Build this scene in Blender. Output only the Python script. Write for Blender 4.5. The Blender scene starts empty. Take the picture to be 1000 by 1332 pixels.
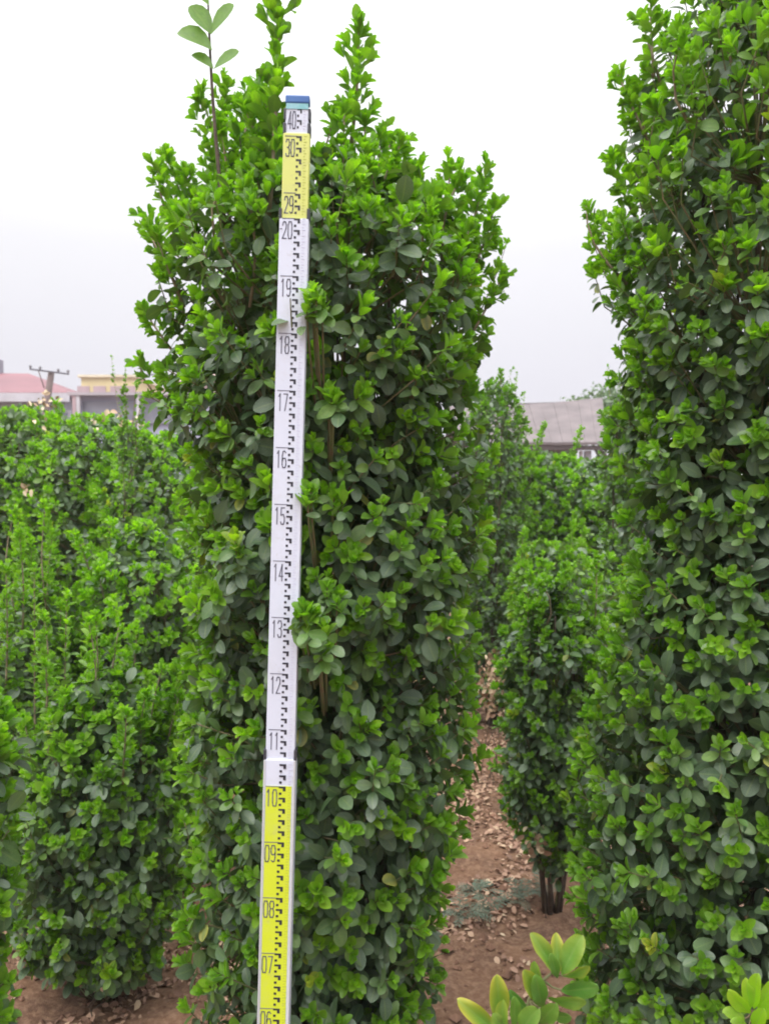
import bpy, math
import numpy as np
from mathutils import Vector, Matrix, noise

# ------------------------------------------------------------------ camera, sky, sun, exposure
SC = bpy.context.scene
COL = SC.collection
F_PX, PITCH, CAM_Z = 1038.0, math.radians(1.4), 1.52      # focal length in photo pixels (1000 x 1332)
cam_d = bpy.data.cameras.new('camera')
cam_d.sensor_fit = 'VERTICAL'; cam_d.sensor_height = 36.0
cam_d.lens = 36.0 * F_PX / 1332.0
cam_d.clip_start = 0.05; cam_d.clip_end = 2000
cam_d.dof.use_dof = True; cam_d.dof.focus_distance = 1.43; cam_d.dof.aperture_fstop = 8.0
cam = bpy.data.objects.new('camera', cam_d); COL.objects.link(cam)
cam.location = (0, 0, CAM_Z); cam.rotation_euler = (math.pi/2 - PITCH, 0, 0)
SC.camera = cam
SC.render.resolution_x, SC.render.resolution_y = 768, 1024
SC.view_settings.view_transform = 'Standard'; SC.view_settings.look = 'None'
SC.view_settings.gamma = 1.0; SC.view_settings.use_curve_mapping = False
SC.view_settings.exposure = 0.6
SC.cycles.volume_bounces = 0; SC.cycles.max_bounces = 8; SC.cycles.diffuse_bounces = 4; SC.cycles.glossy_bounces = 2
SC.cycles.transmission_bounces = 3; SC.cycles.transparent_max_bounces = 4
SC.cycles.filter_width = 1.9

SUN_EL, SUN_AZ = math.radians(58), math.radians(215)      # azimuth clockwise from +Y; behind the photographer, to the left
world = bpy.data.worlds.new('World'); SC.world = world; world.use_nodes = True
nt = world.node_tree; nt.nodes.clear()
N = nt.nodes.new; L = nt.links.new
w_out = N('ShaderNodeOutputWorld'); bg = N('ShaderNodeBackground'); bg.inputs['Strength'].default_value = 0.10
sky = N('ShaderNodeTexSky'); sky.sky_type = 'NISHITA'; sky.sun_disc = False
sky.sun_elevation = SUN_EL; sky.sun_rotation = SUN_AZ; sky.dust_density = 4.0; sky.air_density = 1.0
tc = N('ShaderNodeTexCoord'); sep = N('ShaderNodeSeparateXYZ'); L(tc.outputs['Generated'], sep.inputs[0])
ramp = N('ShaderNodeValToRGB'); cr = ramp.color_ramp
stops = [(0.0, (.52, .507, .56)), (0.12, (.555, .543, .59)), (0.28, (.66, .652, .675)), (0.50, (1.0, 1.0, 1.01)),
         (0.75, (2.1, 2.1, 2.12)), (1.0, (3.1, 3.1, 3.12))]
while len(cr.elements) < len(stops): cr.elements.new(0.5)
for e, (p, c) in zip(cr.elements, stops):
    e.position = p; e.color = (c[0]/3.2, c[1]/3.2, c[2]/3.2, 1)
L(sep.outputs['Z'], ramp.inputs[0])
cl = N('ShaderNodeVectorMath'); cl.operation = 'SCALE'; cl.inputs['Scale'].default_value = 32.0   # cloud deck
L(ramp.outputs[0], cl.inputs[0])
cn = N('ShaderNodeTexNoise'); cn.inputs['Scale'].default_value = 1.6; cn.inputs['Detail'].default_value = 3.0
L(tc.outputs['Generated'], cn.inputs['Vector'])
cm = N('ShaderNodeMapRange'); cm.inputs['To Min'].default_value = 0.90; cm.inputs['To Max'].default_value = 1.09
L(cn.outputs['Fac'], cm.inputs[0])
cl2 = N('ShaderNodeVectorMath'); cl2.operation = 'SCALE'; L(cl.outputs[0], cl2.inputs[0]); L(cm.outputs[0], cl2.inputs['Scale'])
mx = N('ShaderNodeMix'); mx.data_type = 'RGBA'; mx.inputs['Factor'].default_value = 0.94
L(sky.outputs[0], mx.inputs['A']); L(cl2.outputs[0], mx.inputs['B'])
L(mx.outputs['Result'], bg.inputs['Color']); L(bg.outputs[0], w_out.inputs['Surface'])

sun_d = bpy.data.lights.new('sun', 'SUN'); sun_d.energy = 1.5; sun_d.angle = math.radians(35); sun_d.color = (1, .965, .91)
sun = bpy.data.objects.new('sun', sun_d); COL.objects.link(sun)
sd = Vector((math.sin(SUN_AZ)*math.cos(SUN_EL), math.cos(SUN_AZ)*math.cos(SUN_EL), math.sin(SUN_EL)))
sun.rotation_euler = sd.to_track_quat('Z', 'Y').to_euler()

# ------------------------------------------------------------------ helpers
rng = np.random.default_rng(7)
CP, SP = math.cos(PITCH), math.sin(PITCH)
def P(px, py, D):
    """world point seen at photo pixel (px, py) at distance D along +Y"""
    a = (px-500)/F_PX; b = (666-py)/F_PX
    t = D/(CP + b*SP)
    return Vector((a*t, D, CAM_Z + t*(b*CP - SP)))
def project(p):
    d = p - np.array([0, 0, CAM_Z])
    z = d[:, 1]*CP - d[:, 2]*SP; u = d[:, 1]*SP + d[:, 2]*CP
    z = np.maximum(z, 1e-3)
    return 500 + F_PX*d[:, 0]/z, 666 - F_PX*u/z, z

def tag(o, label=None, cat=None, group=None, kind=None):
    if label: o['label'] = label
    if cat: o['category'] = cat
    if group: o['group'] = group
    if kind: o['kind'] = kind
    return o
def empty(name, loc=(0, 0, 0)):
    o = bpy.data.objects.new(name, None); COL.objects.link(o); o.location = loc; o.empty_display_size = .1
    return o
def link(name, me, parent=None):
    o = bpy.data.objects.new(name, me); COL.objects.link(o)
    if parent is not None: o.parent = parent
    return o
def mesh_np(name, verts, faces, mat=None, smooth=True, cols=None):
    """verts (n,3) ; faces list of (array (m,k)) blocks"""
    me = bpy.data.meshes.new(name)
    verts = np.asarray(verts, np.float32)
    if not isinstance(faces, list): faces = [faces]
    faces = [np.asarray(f, np.int32) for f in faces if len(f)]
    nl = sum(f.size for f in faces); nf = sum(len(f) for f in faces)
    me.vertices.add(len(verts)); me.vertices.foreach_set('co', verts.ravel())
    me.loops.add(nl); me.polygons.add(nf)
    me.loops.foreach_set('vertex_index', np.concatenate([f.ravel() for f in faces]))
    st, tot, s = [], [], 0
    for f in faces:
        k = f.shape[1]; st.append(s + np.arange(len(f))*k); tot.append(np.full(len(f), k)); s += f.size
    me.polygons.foreach_set('loop_start', np.concatenate(st).astype(np.int32))
    me.polygons.foreach_set('loop_total', np.concatenate(tot).astype(np.int32))
    me.polygons.foreach_set('use_smooth', np.full(nf, smooth))
    me.update(calc_edges=True)
    if cols is not None:
        at = me.color_attributes.new('tone', 'FLOAT_COLOR', 'POINT')
        at.data.foreach_set('color', np.asarray(cols, np.float32).ravel())
    if mat: me.materials.append(mat)
    me.validate()
    return me

class MB:
    """collects boxes, prisms and tubes into one mesh"""
    def __init__(s): s.v = []; s.f = []
    def add(s, v, f):
        o = len(s.v); s.v += [tuple(x) for x in v]; s.f += [tuple(i+o for i in q) for q in f]
    def box(s, c, d, rot=None):
        x, y, z = (k/2 for k in d)
        v = [Vector((a*x, b*y, e*z)) for a in (-1, 1) for b in (-1, 1) for e in (-1, 1)]
        if rot is not None: v = [rot @ p for p in v]
        s.add([p + Vector(c) for p in v], [(0,1,3,2),(4,6,7,5),(0,4,5,1),(2,3,7,6),(0,2,6,4),(1,5,7,3)])
    def quadslab(s, pts, th):
        """four coplanar points + thickness vector"""
        th = Vector(th); pts = [Vector(p) for p in pts]
        s.add(pts + [p + th for p in pts], [(3,2,1,0),(4,5,6,7),(0,1,5,4),(1,2,6,5),(2,3,7,6),(3,0,4,7)])
    def tube(s, pts, rad, k=6, cap=True):
        pts = [Vector(p) for p in pts]; n = len(pts); vs = []; ref = Vector((.31, .2, .93))
        for i, p in enumerate(pts):
            t = (pts[min(i+1, n-1)] - pts[max(i-1, 0)]).normalized()
            if abs(t.dot(ref)) > .97: ref = Vector((1, .1, 0))
            a = t.cross(ref).normalized(); b = t.cross(a)
            r = rad[i] if hasattr(rad, '__len__') else rad
            vs += [p + (a*math.cos(2*math.pi*j/k) + b*math.sin(2*math.pi*j/k))*r for j in range(k)]
        fs = [(i*k+j, i*k+(j+1) % k, (i+1)*k+(j+1) % k, (i+1)*k+j) for i in range(n-1) for j in range(k)]
        if cap: fs += [tuple(range(k))[::-1], tuple((n-1)*k+j for j in range(k))]
        s.add(vs, fs)
    def mesh(s, name, mat, smooth=False, bevel=0):
        me = bpy.data.meshes.new(name); me.from_pydata([tuple(v) for v in s.v], [], s.f)
        if bevel:
            import bmesh
            bm = bmesh.new(); bm.from_mesh(me)
            bmesh.ops.bevel(bm, geom=bm.edges[:], offset=bevel, segments=2, affect='EDGES', profile=.6)
            bm.to_mesh(me); bm.free()
        if smooth: me.polygons.foreach_set('use_smooth', [True]*len(me.polygons))
        me.materials.append(mat); me.update(); return me
    def build(s, name, mat, parent=None, smooth=False, bevel=0):
        return link(name, s.mesh(name, mat, smooth, bevel), parent)

# ------------------------------------------------------------------ materials
def new_mat(name):
    m = bpy.data.materials.new(name); m.use_nodes = True
    t = m.node_tree; b = t.nodes['Principled BSDF']
    return m, t, b
def mixrgb(t, fac, a, b, blend='MIX'):
    n = t.nodes.new('ShaderNodeMix'); n.data_type = 'RGBA'; n.blend_type = blend
    for sock, val in ((n.inputs['Factor'], fac), (n.inputs['A'], a), (n.inputs['B'], b)):
        if isinstance(val, (int, float)): sock.default_value = val
        elif isinstance(val, tuple): sock.default_value = (*val, 1) if len(val) == 3 else val
        else: t.links.new(val, sock)
    return n.outputs['Result']
def noise_tex(t, scale, detail=4, rough=.55, coord='Object'):
    c = t.nodes.new('ShaderNodeTexCoord'); n = t.nodes.new('ShaderNodeTexNoise')
    n.inputs['Scale'].default_value = scale; n.inputs['Detail'].default_value = detail; n.inputs['Roughness'].default_value = rough
    t.links.new(c.outputs[coord], n.inputs['Vector']); return n.outputs['Fac']
def maprange(t, v, a, b, c=0., d=1.):
    n = t.nodes.new('ShaderNodeMapRange'); t.links.new(v, n.inputs[0])
    for i, x in enumerate((a, b, c, d)): n.inputs[i+1].default_value = x
    return n.outputs[0]
def plain(name, base, base2=None, scale=8, rough=.7, bump=0., metallic=0., lo=.35, hi=.65):
    m, t, b = new_mat(name)
    b.inputs['Roughness'].default_value = rough; b.inputs['Metallic'].default_value = metallic
    nf = noise_tex(t, scale)
    t.links.new(mixrgb(t, maprange(t, nf, lo, hi), base, base2 or tuple(x*.8 for x in base)), b.inputs['Base Color'])
    if bump:
        bp = t.nodes.new('ShaderNodeBump'); bp.inputs['Strength'].default_value = bump; bp.inputs['Distance'].default_value = .01
        t.links.new(noise_tex(t, scale*6), bp.inputs['Height']); t.links.new(bp.outputs[0], b.inputs['Normal'])
    return m

def leaf_material(name, old1, old2, new1, new2, yellow, dust=.45, thin=.46):
    """tone attribute: R age (0 old, 1 fresh), G random, B distance from midrib, A yellowing"""
    m, t, b = new_mat(name)
    at = t.nodes.new('ShaderNodeAttribute'); at.attribute_name = 'tone'
    s = t.nodes.new('ShaderNodeSeparateColor'); t.links.new(at.outputs['Color'], s.inputs[0])
    age, rnd, edge, yel = s.outputs[0], s.outputs[1], s.outputs[2], at.outputs['Alpha']
    old = mixrgb(t, rnd, old1, old2); new = mixrgb(t, rnd, new1, new2)
    # dusty bloom on old blades
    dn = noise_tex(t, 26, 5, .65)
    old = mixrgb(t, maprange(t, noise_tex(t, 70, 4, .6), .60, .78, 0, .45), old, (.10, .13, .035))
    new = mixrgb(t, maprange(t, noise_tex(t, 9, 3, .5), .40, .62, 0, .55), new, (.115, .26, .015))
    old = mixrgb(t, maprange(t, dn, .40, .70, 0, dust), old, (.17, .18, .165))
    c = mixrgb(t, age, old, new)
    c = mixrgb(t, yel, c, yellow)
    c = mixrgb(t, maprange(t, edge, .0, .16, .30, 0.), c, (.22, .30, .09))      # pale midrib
    geo = t.nodes.new('ShaderNodeNewGeometry')
    under = mixrgb(t, .25, c, (.16, .28, .06))
    c2 = mixrgb(t, geo.outputs['Backfacing'], c, under)
    t.links.new(c2, b.inputs['Base Color'])
    t.links.new(maprange(t, age, 0, 1, .40, .46), b.inputs['Roughness'])
    b.inputs['Specular IOR Level'].default_value = .5
    tr = t.nodes.new('ShaderNodeBsdfTranslucent')
    t.links.new(mixrgb(t, 1., c, (1.65, 1.95, .36), 'MULTIPLY'), tr.inputs['Color'])
    ms = t.nodes.new('ShaderNodeMixShader')
    t.links.new(maprange(t, age, 0, 1, .20, thin), ms.inputs[0])
    t.links.new(b.outputs[0], ms.inputs[1]); t.links.new(tr.outputs[0], ms.inputs[2])
    t.links.new(ms.outputs[0], t.nodes['Material Output'].inputs['Surface'])
    bp = t.nodes.new('ShaderNodeBump'); bp.inputs['Strength'].default_value = .25; bp.inputs['Distance'].default_value = .002
    t.links.new(noise_tex(t, 160, 2), bp.inputs['Height']); t.links.new(bp.outputs[0], b.inputs['Normal'])
    return m
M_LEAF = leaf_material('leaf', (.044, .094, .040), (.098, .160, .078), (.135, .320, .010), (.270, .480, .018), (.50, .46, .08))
M_SPRIG = leaf_material('sprig_leaf', (.045, .135, .025), (.06, .16, .035), (.08, .21, .03), (.12, .255, .045), (.36, .34, .04), dust=.08, thin=.22)

def dry_material():
    m, t, b = new_mat('dry_leaf')
    at = t.nodes.new('ShaderNodeAttribute'); at.attribute_name = 'tone'
    s = t.nodes.new('ShaderNodeSeparateColor'); t.links.new(at.outputs['Color'], s.inputs[0])
    r = t.nodes.new('ShaderNodeValToRGB'); t.links.new(s.outputs[1], r.inputs[0])
    st = [(0, (.13, .07, .045)), (.22, (.28, .16, .11)), (.5, (.37, .23, .155)), (.82, (.47, .33, .22)), (1, (.60, .50, .34))]
    while len(r.color_ramp.elements) < len(st): r.color_ramp.elements.new(.5)
    for e, (p, c) in zip(r.color_ramp.elements, st): e.position = p; e.color = (*c, 1)
    t.links.new(r.outputs[0], b.inputs['Base Color']); b.inputs['Roughness'].default_value = .75
    return m
M_DRY = dry_material()
M_STEM = plain('bark', (.105, .075, .052), (.06, .042, .03), 30, .85, .4)
M_TWIG = plain('green_twig', (.13, .16, .06), (.17, .12, .07), 40, .7)
M_TWIGD = plain('pale_twig', (.30, .24, .16), (.19, .15, .10), 40, .75)

# ------------------------------------------------------------------ leaf shapes
def leaf_template(res, width=.62, fold=.25, bend=.25, twist=0., blunt=.6):
    """unit-length obovate blade along +Y, upper face +Z"""
    if res == 2: ts = [.16, .36, .60, .82, .95]; sub = 2
    elif res == 1: ts = [.28, .62, .90]; sub = 1
    else: ts = [.38, .80]; sub = 1
    def hw(t):
        g = max(0., math.sin(math.pi*min(1, t**1.28)))
        return width*.5*(g**(.62 if t < .6 else blunt))
    v = [(0, 0, 0, 0)]; f3 = []; f4 = []
    for t in ts:
        w = hw(t); zb = -bend*t*t
        a = twist*(t-.5)
        for u in (-1, 0, 1):
            x = u*w; z = zb + fold*abs(x)
            v.append((x*math.cos(a), t, z + x*math.sin(a), abs(u)))
    v.append((0, 1, -bend, 0.6)); n = len(ts)
    f3 += [(0, 2, 1), (0, 3, 2)]
    for i in range(n-1):
        a = 1+3*i; f4 += [(a, a+1, a+4, a+3), (a+1, a+2, a+5, a+4)]
    a = 1+3*(n-1); f3 += [(a, a+1, a+3), (a+1, a+2, a+3)]
    v = np.array(v, float)
    return v, np.array(f3), np.array(f4)
NV = 6
def variants(res, old):
    r = np.random.default_rng(5 if old else 9)
    out = []
    for i in range(NV):
        if old: out.append(leaf_template(res, r.uniform(.56, .72), r.uniform(.05, .35), r.uniform(.02, .40), r.uniform(-.5, .5), .5))
        else: out.append(leaf_template(res, r.uniform(.50, .66), r.uniform(.2, .6), r.uniform(-.18, .22), r.uniform(-.3, .3), .52))
    return out
TEMPL = {(res, old): variants(res, old) for res in (0, 1, 2) for old in (0, 1)}

def norm(a): return a/np.maximum(np.linalg.norm(a, axis=-1, keepdims=True), 1e-9)

class Leaves:
    """arrays of leaves: pos, frame (x, y, n), length, age, rnd, yellowing"""
    def __init__(s): s.parts = []
    def add(s, pos, d, n, ln, age, rnd=None, yel=None):
        k = len(pos)
        if k == 0: return
        d = norm(d); n = norm(n - (n*d).sum(-1, keepdims=True)*d); x = np.cross(d, n)
        ln = np.broadcast_to(ln, k); age = np.broadcast_to(age, k)
        rnd = rng.random(k) if rnd is None else np.broadcast_to(rnd, k)
        yel = np.zeros(k) if yel is None else np.broadcast_to(yel, k)
        s.parts.append(np.concatenate([pos, x, d, n, ln[:, None], age[:, None], rnd[:, None], yel[:, None],
                                       rng.integers(0, NV, k)[:, None]], axis=1))
    def arr(s): return np.concatenate(s.parts, axis=0)
# columns: 0-2 pos, 3-5 x, 6-8 y, 9-11 n, 12 len, 13 age, 14 rnd, 15 yel, 16 variant
def foliage_mesh(name, A, res, mat):
    V, F3, F4, C = [], [], [], []; off = 0
    for old in (0, 1):
        for v in range(NV):
            sel = A[(A[:, 16] == v) & ((A[:, 13] < .5) == bool(old))]
            if not len(sel): continue
            tv, f3, f4 = TEMPL[(res, old)][v]; n = len(tv)
            w = sel[:, None, 3:6]*tv[None, :, 0:1] + sel[:, None, 6:9]*tv[None, :, 1:2] + sel[:, None, 9:12]*tv[None, :, 2:3]
            w = sel[:, None, 0:3] + w*sel[:, None, 12:13]
            c = np.empty((len(sel), n, 4)); c[:, :, 0] = sel[:, None, 13]; c[:, :, 1] = sel[:, None, 14]
            c[:, :, 2] = tv[None, :, 3]
            c[:, :, 3] = sel[:, None, 15]*(.35 + .65*tv[None, :, 3])
            o = off + np.arange(len(sel))[:, None, None]*n
            V.append(w.reshape(-1, 3)); C.append(c.reshape(-1, 4))
            F3.append((f3[None] + o).reshape(-1, 3)); F4.append((f4[None] + o).reshape(-1, 4)); off += len(sel)*n
    return mesh_np(name, np.concatenate(V), [np.concatenate(F3), np.concatenate(F4)], mat, True, np.concatenate(C))
LEAF_CACHE = {}
def single_leaf_mesh(row, mat):
    old = int(row[13] < .5); v = int(row[16])
    qa = round(row[13]*4)/4; qr = round(row[14]*3)/3; qy = round(row[15]*2)/2
    key = (old, v, qa, qr, qy, mat.name)
    if key not in LEAF_CACHE:
        tv, f3, f4 = TEMPL[(2, old)][v]
        c = np.empty((len(tv), 4)); c[:, 0] = qa; c[:, 1] = qr; c[:, 2] = tv[:, 3]; c[:, 3] = qy*(.35+.65*tv[:, 3])
        LEAF_CACHE[key] = mesh_np('leaf', tv[:, :3], [f3, f4], mat, True, c)
    return LEAF_CACHE[key]

UP = np.array([0, 0, 1.0])
def perp(d, az):
    a = np.cross(d, np.array([.123, .35, .2])); a = norm(a); b = np.cross(d, a)
    return a*np.cos(az)[:, None] + b*np.sin(az)[:, None]

def add_rosettes(Lv, tip, d, s, fresh=.9, pairs=4, yel=0.):
    """fresh cupped leaf pairs round each shoot tip"""
    k = len(tip); az0 = rng.uniform(0, 6.28, k); yl = np.where(rng.random(k) < yel, rng.uniform(.2, .8, k), 0)
    rr = np.clip(rng.normal(.45, .26, k), 0, 1)
    for j in range(pairs):
        for side in (0, math.pi):
            m = rng.random(k) < .95
            az = az0 + j*math.pi/2 + side + rng.normal(0, .2, k)
            e = perp(d, az); al = np.radians(11 + j*10.5 + rng.normal(0, 8, k))[:, None]
            l = d*np.cos(al) + e*np.sin(al); n = d*np.sin(al) - e*np.cos(al)
            ln = (np.array([.018, .024, .029, .031, .032])[j])*s*rng.uniform(.85, 1.2, k)
            pos = tip - d*(.004 + j*.0075)*np.asarray(s).reshape(-1, 1) if np.ndim(s) else tip - d*(.004 + j*.0075)*s
            age = np.clip(fresh - j*.06 + rng.normal(0, .08, k), .5, 1)
            Lv.add(pos[m], l[m], n[m], ln[m] if np.ndim(ln) else ln, age[m], np.clip(rr + rng.normal(0, .12, k), 0, 1)[m], yl[m])
def add_old(Lv, base, d, out, s, cnt, step=.016, start=.026, droop=.6, size=.040, extra_age=0.):
    size *= .95
    k = len(base); az0 = rng.uniform(0, 6.28, k)
    for j in range(cnt):
        for side in (0, math.pi):
            m = rng.random(k) < .92
            az = az0 + j*math.pi/2 + side + rng.normal(0, .25, k)
            e = perp(d, az)
            n = norm(out*rng.uniform(.3, .95, k)[:, None] + UP*rng.uniform(.35, .85, k)[:, None] + rng.normal(0, .30, (k, 3)))
            l = e*.9 + d*.25 + out*.35 - UP*droop*rng.uniform(.2, 1.4, k)[:, None]
            ln = size*s*np.clip(rng.normal(1, .23, k), .45, 1.5)*(.72 + .28*min(1, j/2))
            age = np.clip(extra_age + (.36 if j == 0 else .14 if j == 1 else .03) + rng.normal(0, .06, k), 0, .49)
            yl = np.where(rng.random(k) < .012, .6, 0)
            Lv.add((base - d*(start + j*step))[m], l[m], n[m], ln[m], age[m], None, yl[m])

SHRUBS = []   # (root, leaf array, resolution, n individual)
def smooth_curve(a, b, sag, n=5):
    a = Vector(a); b = Vector(b)
    return [a.lerp(b, i/(n-1)) + Vector(sag)*math.sin(math.pi*i/(n-1)) for i in range(n)]

def shrub(name, label, cat, group, D, cx, outline, spacing=.06, s=1.0, seed=1, res=2, individual=300, open_above=None,
          dens_fill=1.0, lump=.14, leaders=(), autolead=0, bottom=.12, yel=.01, flat=1.0, oldn=5, stems=7, stem_r=.011, base_px=None,
          fresh=.9, sprigs=(), dry=(), lush=0., bright=0., clear_staff=False, mat=None):
    """outline rows: (py, px_left, px_right) seen at distance D; leaders: (px,py,D, px0,py0,D0, kind)"""
    global rng
    rng = np.random.default_rng(seed); mat = mat or M_LEAF
    c = P(cx, 666, D); X0, Y0 = c.x, D
    rows = sorted([(P(cx, y, D).z, max(.005, X0 - P(l, y, D).x), max(.005, P(r, y, D).x - X0)) for y, l, r in outline])
    zs = np.array([r[0] for r in rows]); RL = np.array([r[1] for r in rows]); RR = np.array([r[2] for r in rows])
    ztop = zs[-1]
    if zs[0] > bottom: zs = np.insert(zs, 0, bottom); RL = np.insert(RL, 0, RL[0]*.85); RR = np.insert(RR, 0, RR[0]*.85)
    def radius(z, th):
        cc = np.cos(th); l = np.interp(z, zs, RL); r = np.interp(z, zs, RR)
        a = .5*(l+r); k = np.abs(cc); side = np.where(cc > 0, r, l)
        return (side*k + a*flat*(1-k))
    def lumps(z, th, f=5.5):
        return np.array([noise.noise(Vector((math.cos(t)*1.2*f*.35, math.sin(t)*1.2*f*.35 + seed*3.1, zz*f))) for zz, t in zip(z, th)])
    # --- tips on the surface by dart throwing in a jittered grid
    zz, tt = [], []
    z = zs[0] + .02
    while z < ztop:
        r = float(np.interp(z, zs, (RL+RR)/2)); dr = abs(float(np.interp(z+.03, zs, (RL+RR)/2)) - r)
        sp = spacing*(1.15 if open_above and z > open_above else 1)
        slope = math.hypot(.03, dr)/.03
        n = max(2, int(2*math.pi*r/sp + .5))
        ph = rng.uniform(0, 6.28)
        for i in range(n):
            zz.append(z + rng.uniform(-.5, .5)*sp/slope); tt.append(ph + (i + rng.uniform(-.45, .45))*2*math.pi/n)
        z += sp/min(slope, 3)
    zz = np.clip(np.array(zz), zs[0], ztop); tt = np.array(tt); k = len(zz)
    R = radius(zz, tt)
    hollow = rng.random(k) < .28
    rr = R*(1 + lump*1.5*lumps(zz, tt) + lump*.7*lumps(zz, tt, 13.)) + rng.normal(0, .013, k) - hollow*rng.uniform(.03, .11, k)*(1 + .8*(lush > .3))
    rr = np.maximum(rr, .01)
    out = np.stack([np.cos(tt), np.sin(tt), np.zeros(k)], 1)
    tip = np.stack([X0 + rr*out[:, 0], Y0 + rr*out[:, 1], zz], 1)
    hi = np.clip((zz - (ztop - .45))/.45, 0, 1) if open_above is None else np.clip((zz - open_above)/.35, 0, 1)
    d = norm(out*(.85 - .5*hi)[:, None] + UP*(.55 + .55*hi)[:, None] + rng.normal(0, .24, (k, 3)))
    Lv = Leaves()
    sc = s*np.clip(rng.normal(1.0, .19, k), .55, 1.35)*(1 + .14*hi)
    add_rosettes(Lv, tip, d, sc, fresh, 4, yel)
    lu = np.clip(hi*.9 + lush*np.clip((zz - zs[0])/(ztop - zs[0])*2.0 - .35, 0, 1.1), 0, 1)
    for extra in range(4):                                   # clusters of two to five tips
        m = rng.random(k) < (.60 + .35*lu, .34 + .45*lu, .05 + .5*lu, .3*lu)[extra]
        e = perp(d, rng.uniform(0, 6.28, k)); d2 = norm(d + e*.55 + UP*.15)
        add_rosettes(Lv, (tip + e*(.020 + .004*extra)*s - d*.008*(1 + extra*.5))[m], d2[m], sc[m]*.9, fresh, 3, yel)
    few = rng.random(k) < lu*1.05
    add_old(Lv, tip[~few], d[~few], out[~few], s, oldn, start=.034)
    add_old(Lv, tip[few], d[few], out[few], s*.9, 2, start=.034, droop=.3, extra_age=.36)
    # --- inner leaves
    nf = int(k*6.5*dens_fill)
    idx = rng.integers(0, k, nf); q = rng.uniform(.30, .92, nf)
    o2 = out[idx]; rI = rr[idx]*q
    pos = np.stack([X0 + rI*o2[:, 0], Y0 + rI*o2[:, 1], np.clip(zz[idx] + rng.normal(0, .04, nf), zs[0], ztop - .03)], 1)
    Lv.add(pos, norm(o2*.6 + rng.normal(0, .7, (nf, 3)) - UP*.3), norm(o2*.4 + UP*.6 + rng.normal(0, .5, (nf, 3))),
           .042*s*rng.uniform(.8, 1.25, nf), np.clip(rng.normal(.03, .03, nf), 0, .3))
    # --- root, stems
    root = empty(name, (X0, Y0, 0)); tag(root, label, cat, group)
    off = Vector((X0, Y0, 0))
    stem_lines = []
    for i in range(stems):
        a = i*2*math.pi/stems + rng.uniform(-.3, .3); hz = zs[0] + (ztop-zs[0])*rng.uniform(.72, .93)
        ru = .45*float(np.interp(hz*.8, zs, (RL+RR)/2)); r0 = stem_r*1.8 + .01*rng.random()
        pts = []
        for j in range(9):
            u = j/8
            w = r0*(1-u) + ru*min(1, u*1.4)
            pts.append(Vector((w*math.cos(a+.3*u) + .012*math.sin(5*u+i), w*math.sin(a+.3*u) + .012*math.cos(4*u+i*2), u*hz - (.03 if j == 0 else 0))))
        stem_lines.append([p + off for p in pts])
        b = MB(); b.tube(pts, [stem_r*(1.15 - .85*j/8) for j in range(9)], 7); b.build('stem', M_STEM, root, True)
    # --- twigs
    tw = MB()
    allp = np.array([tuple(p) for ln in stem_lines for p in ln])
    step = 1 if res == 2 else 2
    for i in range(0, k, step):
        t0 = tip[i]; b0 = t0 - d[i]*.11*s
        cand = allp[allp[:, 2] < b0[2] + .02]
        if not len(cand): cand = allp
        q = cand[np.argmin(((cand - b0 + np.array([0, 0, .12]))**2).sum(1))]
        tw.tube([Vector(t0)-off, Vector(b0)-off, Vector((b0*.45 + q*.55))-off + Vector((0, 0, -.01)), Vector(q)-off], [.0011*s, .0018*s, .0026*s, .0032*s], 4, False)
    # --- leaders (upright leafy shoots that stick out)
    LD = list(leaders)
    for i in range(autolead):
        th = rng.uniform(0, 6.28); zb = rng.uniform(ztop - .5, ztop - .05); r = float(radius(np.array([zb]), np.array([th]))[0])*rng.uniform(.2, 1)
        ln = rng.uniform(.12, .26)*s
        b = Vector((X0 + r*math.cos(th), Y0 + r*math.sin(th), zb)); t = b + Vector((.25*ln*math.cos(th) + rng.normal(0, .02), .25*ln*math.sin(th), ln))
        LD.append((b, t, 'bushy'))
    for ld in LD:
        if len(ld) == 3: b, t, kind = ld
        else: t = P(ld[0], ld[1], ld[2]); b = P(ld[3], ld[4], ld[5]); kind = ld[6]
        ln = (t-b).length; n = max(3, int(ln/.05)); sag = Vector((rng.normal(0, .012), rng.normal(0, .012), 0))
        pts = smooth_curve(b, t, sag, n+1)
        th0 = {'thin': .0020, 'spire': .0048, 'sparse': .0046}.get(kind, .0036)
        mb = MB(); mb.tube([p - off for p in pts], [th0*(1.1 - .75*i/n) for i in range(n+1)], 6)
        mb.build('leading_shoot', M_TWIGD if kind != 'sparse' else M_STEM, root, True)
        dd = (t-b).normalized(); dn = np.array(dd)
        if kind == 'sparse':
            for z0, side, L_, up_ in ((.985, 1, .035, .9), (.97, -1, .035, .9), (.90, -1, .05, 1.0), (.785, 1, .066, 1.1), (.785, -1, .062, 1.35), (.72, -1, .070, .55), (.645, 1, .056, .55), (.645, -1, .048, .75)):
                p = np.array(b.lerp(t, z0)); l = np.array([side*.9, -.15, up_])
                Lv.add(p[None], l[None], np.array([[-side*.25, -.85, .35]]), L_*1.1, .62, .35)
            continue
        step_ = {'bushy': .015, 'thin': .018, 'mid': .021, 'spire': .018}[kind]
        m = int(ln/step_); az = rng.uniform(0, 6.28)
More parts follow.
